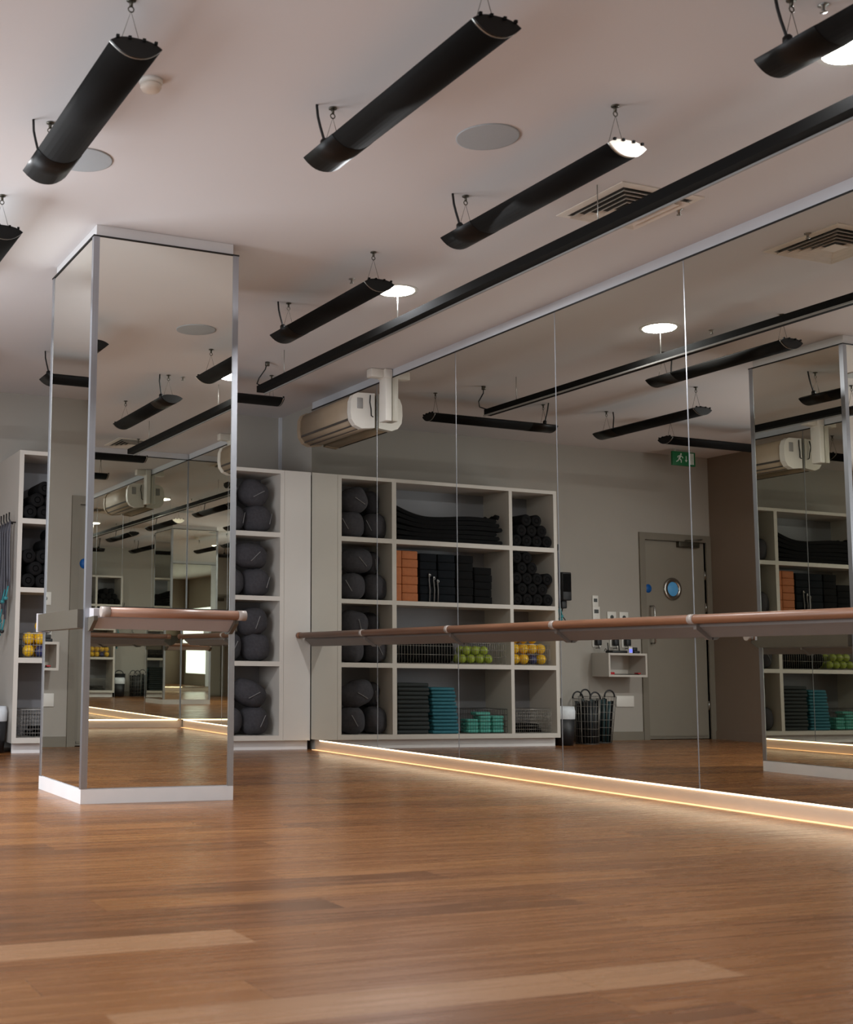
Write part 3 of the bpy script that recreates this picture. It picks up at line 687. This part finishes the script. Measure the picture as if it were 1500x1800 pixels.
# round wire baskets with bars
def round_basket(x, y, rb_, rt, h, lab, nb, m):
    t = thing('tapered_basket', lab, 'basket', (x, y, 0), 'tapered wire baskets of bars by the wall')
    n = 26; g = MB()
    for k in range(n):
        a_ = 2*PI*k/n; g.tube([(rb_*math.cos(a_), rb_*math.sin(a_), .006), (rt*math.cos(a_), rt*math.sin(a_), h)], .0022, 4)
    for j in range(7):
        q = j/6; rr = rb_+(rt-rb_)*q; g.tube([(rr*math.cos(2*PI*k/n), rr*math.sin(2*PI*k/n), .006+(h-.006)*q) for k in range(n)], .0022, 4, closed=True)
    g.build('wire_grid', 'wirel', t)
    MB().lathe([(0, .002), (rb_, .002), (rb_, .01), (0, .01)], (0, 0, 0), 'z', 24).build('base', 'wire', t)
    for s_ in (-1, 1):
        MB().tube([(.07*math.cos(q), s_*rt, h+.075*math.sin(q)) for q in [PI*i/10 for i in range(11)]], .009, 8).build('handle', 'binb', t)
    rs = random.Random(int(x*100))
    for k in range(nb):
        no = nb*2//3; inner = k >= no
        a_ = 2*PI*(k/no if not inner else (k-no)/(nb-no)); rr_ = rb_-.026 if not inner else rb_-.082
        bx, by = rr_*math.cos(a_), rr_*math.sin(a_)
        tx, ty = bx*(rt-.012)/rb_, by*(rt-.012)/rb_; hh = h-.015-.05*rs.random()
        o = MB().tube([(x+bx, y+by, .014), (x+tx, y+ty, hh)], .0175, 10).build('weighted_bar', m if k % 3 else 'blk')
        tag(o, 'dark weighted bar standing among others in the basket ' + ('next to the black tub' if x > -3.7 else 'below the wall box'), 'bar', 'dark bars in the basket ' + ('by the tub' if x > -3.7 else 'below the wall box'))
round_basket(-3.58, 11.62, .125, .15, .50, 'tapered wire basket of dark bars next to the black tub', 15, 'bar')
round_basket(-3.90, 11.83, .15, .21, .52, 'tapered wire basket with a loop handle, standing below the wall box', 21, 'barteal')

# ------------------------------------------------------------------ wall box and gadgets by the door
t = thing('wall_box_shelf', 'white open-fronted box shelf fixed to the wall next to the door', 'shelf', (-4.41, 12.19, .745))
bx = MB(); X0, X1, Y0, Y1, Z0, Z1 = -4.69, -4.13, 11.90, Dw-.002, .745, 1.02
for args, n in (((X0, X1, Y0, Y1, Z1-.025, Z1), 'top_board'), ((X0, X1, Y0, Y1, Z0, Z0+.025), 'bottom_board'), ((X1-.025, X1, Y0, Y1, Z0+.025, Z1-.025), 'side_board'), ((X0, X0+.025, Y0, Y1, Z0+.025, Z1-.025), 'side_board'), ((X0+.025, X1-.025, Y1-.01, Y1, Z0+.025, Z1-.025), 'back_board')):
    o = MB().box(*args).build(n, 'shelf', t); o.matrix_parent_inverse = Matrix.Translation((4.41, -12.19, -.745))
o = MB().rbox(-4.24, -4.16, 11.93, 12.1, .771, .80, .006).build('red_case', 'red'); tag(o, 'small red case lying inside the wall box by its side board', 'case')
o = MB().box(-4.60, -4.26, 11.93, 12.12, .771, .779).build('flat_folder', 'blk'); tag(o, 'flat black folder lying inside the wall box', 'folder')
o = MB().rbox(-4.62, -4.58, 11.93, 12.0, .7795, .795, .003).build('marker_case', 'red'); tag(o, 'tiny red case on the black folder inside the wall box', 'case')
t = thing('wifi_router', 'flat black router with cables on top of the wall box', 'router', (-4.33, 12.02, 1.021))
MB().rbox(-.13, .09, -.06, .07, 0, .03, .008).build('body', 'binb', t)
for s_ in (-.1, .06): MB().tube([(s_, .05, .02), (s_, .06, .12)], .006, 6).build('antenna', 'binb', t)
MB().tube([(.05, .06, .02), (.12, .03, .05), (.11, .06, .02)], .004, 5).build('cable', 'cable', t)
t = thing('small_display', 'small upright device with a blue lit screen on the wall box', 'device', (-4.50, 11.96, 1.021))
MB().rbox(-.028, .028, -.006, .006, 0, .075, .004).build('body', 'plate', t)
MB().box(-.022, .022, -.0075, -.006, .008, .05).build('screen', 'phone', t)
t = thing('phone_dock', 'small dark dock at the end of the wall box nearest the door', 'dock', (-4.60, 12.0, 1.021))
MB().rbox(-.04, .04, -.04, .04, 0, .03, .006).build('base', 'binb', t); MB().rbox(-.03, .03, -.01, .01, .03, .07, .004).build('cradle', 'binb', t)
def plug(x, z_, lab):
    t = thing('power_plug', lab, 'plug', (x, Dw-.006, z_), 'black plugs in the wall sockets')
    MB().rbox(-.035, .035, -.06, 0, -.04, .04, .01).build('body', 'binb', t)
    MB().tube([(0, -.04, -.04), (.01, -.06, -.08), (.015, -.065, -.07), (.03, -.02, -.075)], .004, 5).build('cable', 'cable', t)
plug(-4.20, 1.15, 'round black plug in the wall socket above the router side of the wall box')
plug(-4.455, 1.15, 'square black plug in the middle socket above the wall box')
plug(-4.63, 1.15, 'square black plug in the socket nearest the door above the wall box')
def plate(x, z_, w_, h_, name, lab, cat, scr=None, grp=None):
    t = thing(name, lab, cat, (x, Dw, z_), grp)
    MB().rbox(-w_/2, w_/2, -.012, 0, -h_/2, h_/2, .004).build('plate', 'plate', t)
    if scr: MB().box(-w_*.3, w_*.3, -.0135, -.0115, scr[0]*h_, scr[1]*h_).build('display', 'screen', t)
    return t
plate(-4.195, 1.635, .085, .13, 'wall_mounted_thermostat', 'white thermostat with grey display, the upper of two beside the shelving', 'thermostat', (-.1, .22))
plate(-4.205, 1.47, .105, .20, 'wall_mounted_thermostat', 'white controller with grey display, the lower of two above the barre', 'thermostat', (.1, .32))
for k, (x, z_) in enumerate(((-4.43, 1.45), (-4.61, 1.45))):
    s_ = plate(x, z_, .13, .13, 'key_switch', f'white square key switch plate, {"nearer the thermostats" if k==0 else "nearer the door"}', 'switch', None, 'square switch plates above the barre')
    MB().lathe([(.018, -.013), (.024, -.013), (.024, -.018), (.018, -.018)], (0, 0, 0), 'y', 16).build('key_ring', 'screen', s_)
for k, x in enumerate((-4.20, -4.455, -4.63)):
    plate(x, 1.15, .12, .12, 'wall_socket', f'white wall socket above the wall box, {ORD[k+1]} from the shelving side', 'socket', None, 'sockets above the wall box')
plate(-4.60, .455, .26, .13, 'blank_socket_plate', 'wide white blank plate low on the wall beside the door', 'plate')

# exit sign
t = thing('exit_sign', 'green emergency exit sign with running man and arrow hung near the door', 'sign', (-5.245, 11.80, 3.30))
MB().rbox(-.175, .175, .004, .034, -.02, .15, .004).build('housing', 'green', t)
g = MB(); yy = .001
g.box(-.145, -.085, yy, .004, .0, .135)                      # doorway
gd = g.build('door_symbol', 'sign', t)
MB().box(-.128, -.122, yy-.001, yy, .0, .135).box(-.108, -.104, yy-.001, yy, .0, .135).build('door_edge', 'green', gd)
a_ = MB(); a_.box(-.035, -.028, yy, .004, .045, .10); a_.prism([(-.05, .05), (-.0315, .025), (-.013, .05)], yy, .004, 'y'); a_.build('arrow_symbol', 'sign', t)
m_ = MB()
def limb(p, q, w_):
    d_ = Vector((q[0]-p[0], 0, q[1]-p[1])); nrm = Vector((-d_.z, 0, d_.x)).normalized()*w_/2
    m_.prism([(p[0]+nrm.x, p[1]+nrm.z), (p[0]-nrm.x, p[1]-nrm.z), (q[0]-nrm.x, q[1]-nrm.z), (q[0]+nrm.x, q[1]+nrm.z)], yy, .004, 'y')
m_.lathe([(0, yy), (.011, yy), (.011, .004), (0, .004)], (.045, 0, .118), 'y', 14)
limb((.05, .105), (.075, .06), .022); limb((.052, .1), (.025, .085), .009); limb((.025, .085), (.018, .07), .008)
limb((.056, .1), (.09, .092), .009); limb((.09, .092), (.10, .075), .008)
limb((.075, .062), (.045, .045), .012); limb((.045, .045), (.045, .015), .010); limb((.075, .062), (.095, .035), .012); limb((.095, .035), (.12, .025), .010)
m_.build('running_man_symbol', 'sign', t)
for s_ in (-.12, .12): MB().tube([(s_, .02, .148), (s_, .02, Zc-3.30)], .004, 6).build('hanging_rod', 'plate', t)

# ------------------------------------------------------------------ lights
def area(name, loc, rot, sx, sy, e, c=(1, 1, 1)):
    l = bpy.data.lights.new(name, 'AREA'); l.shape = 'RECTANGLE'; l.size = sx; l.size_y = sy; l.energy = e; l.color = c
    o = bpy.data.objects.new(name, l); COL.objects.link(o); o.location = loc; o.rotation_euler = rot; return o
for x, y, e_ in ((-1.18, 3.77, 55), (-1.18, 7.63, 100), (-4.95, 3.77, 50), (-4.95, 7.63, 110)):  # the door-side pair are added fill lamps
    l = bpy.data.lights.new('downlight_lamp', 'AREA'); l.shape = 'DISK'; l.size = .24; l.energy = e_; l.color = (.93, .96, 1)
    o = bpy.data.objects.new('downlight_lamp', l); COL.objects.link(o); o.location = (x, y, Zc-.012)
# added fill lamps in the alcove and on the left wall, no windows there
area('alcove_fill', (XFAR+.1, 2.9, 1.45), (0, PI/2, 0), 2.2, 5.4, 175, (.84, .92, 1)).rotation_euler = (0, -PI/2, 0)
area('left_wall_fill', (XL+.05, 7.7, 1.6), (0, -PI/2, 0), 2.0, 2.6, 135, (.86, .93, 1))  # added on the left wall to lift the far ceiling
w = bpy.data.worlds.new('World'); S.world = w; w.use_nodes = True; w.node_tree.nodes['Background'].inputs[0].default_value = (.5, .48, .45, 1); w.node_tree.nodes['Background'].inputs[1].default_value = .0

# ------------------------------------------------------------------ camera
f_, ppx, ppy, yaw, pitch, roll = 2219.017, 367.905, 914.386, .382670, .115573, .013056
cyw, syw, cp_, sp_ = math.cos(yaw), math.sin(yaw), math.cos(pitch), math.sin(pitch)
F = Vector((syw*cp_, cyw*cp_, sp_)); R = Vector((cyw, -syw, 0)); U = R.cross(F)
cr_, sr_ = math.cos(roll), math.sin(roll)
R2 = R*cr_+U*sr_; U2 = -R*sr_+U*cr_
cam = bpy.data.cameras.new('camera'); co = bpy.data.objects.new('camera', cam); COL.objects.link(co)
M4 = Matrix((R2, U2, -F)).transposed().to_4x4(); M4.translation = Vector((-5.669186, 0, .8)); co.matrix_world = M4
cam.sensor_fit = 'AUTO'; cam.sensor_width = 36; cam.lens = f_/1800*36
cam.shift_x = (750-ppx)/1800; cam.shift_y = (ppy-900)/1800; cam.clip_start = .02
cam.dof.use_dof = True; cam.dof.focus_distance = 10.5; cam.dof.aperture_fstop = 4.5
S.camera = co
S.view_settings.view_transform = 'Standard'; S.view_settings.look = 'None'; S.view_settings.exposure = -.2
S.cycles.max_bounces = 14; S.cycles.glossy_bounces = 12; S.cycles.diffuse_bounces = 6
S.cycles.use_denoising = True
S.cycles.sample_clamp_indirect = 6
S.cycles.caustics_reflective = True
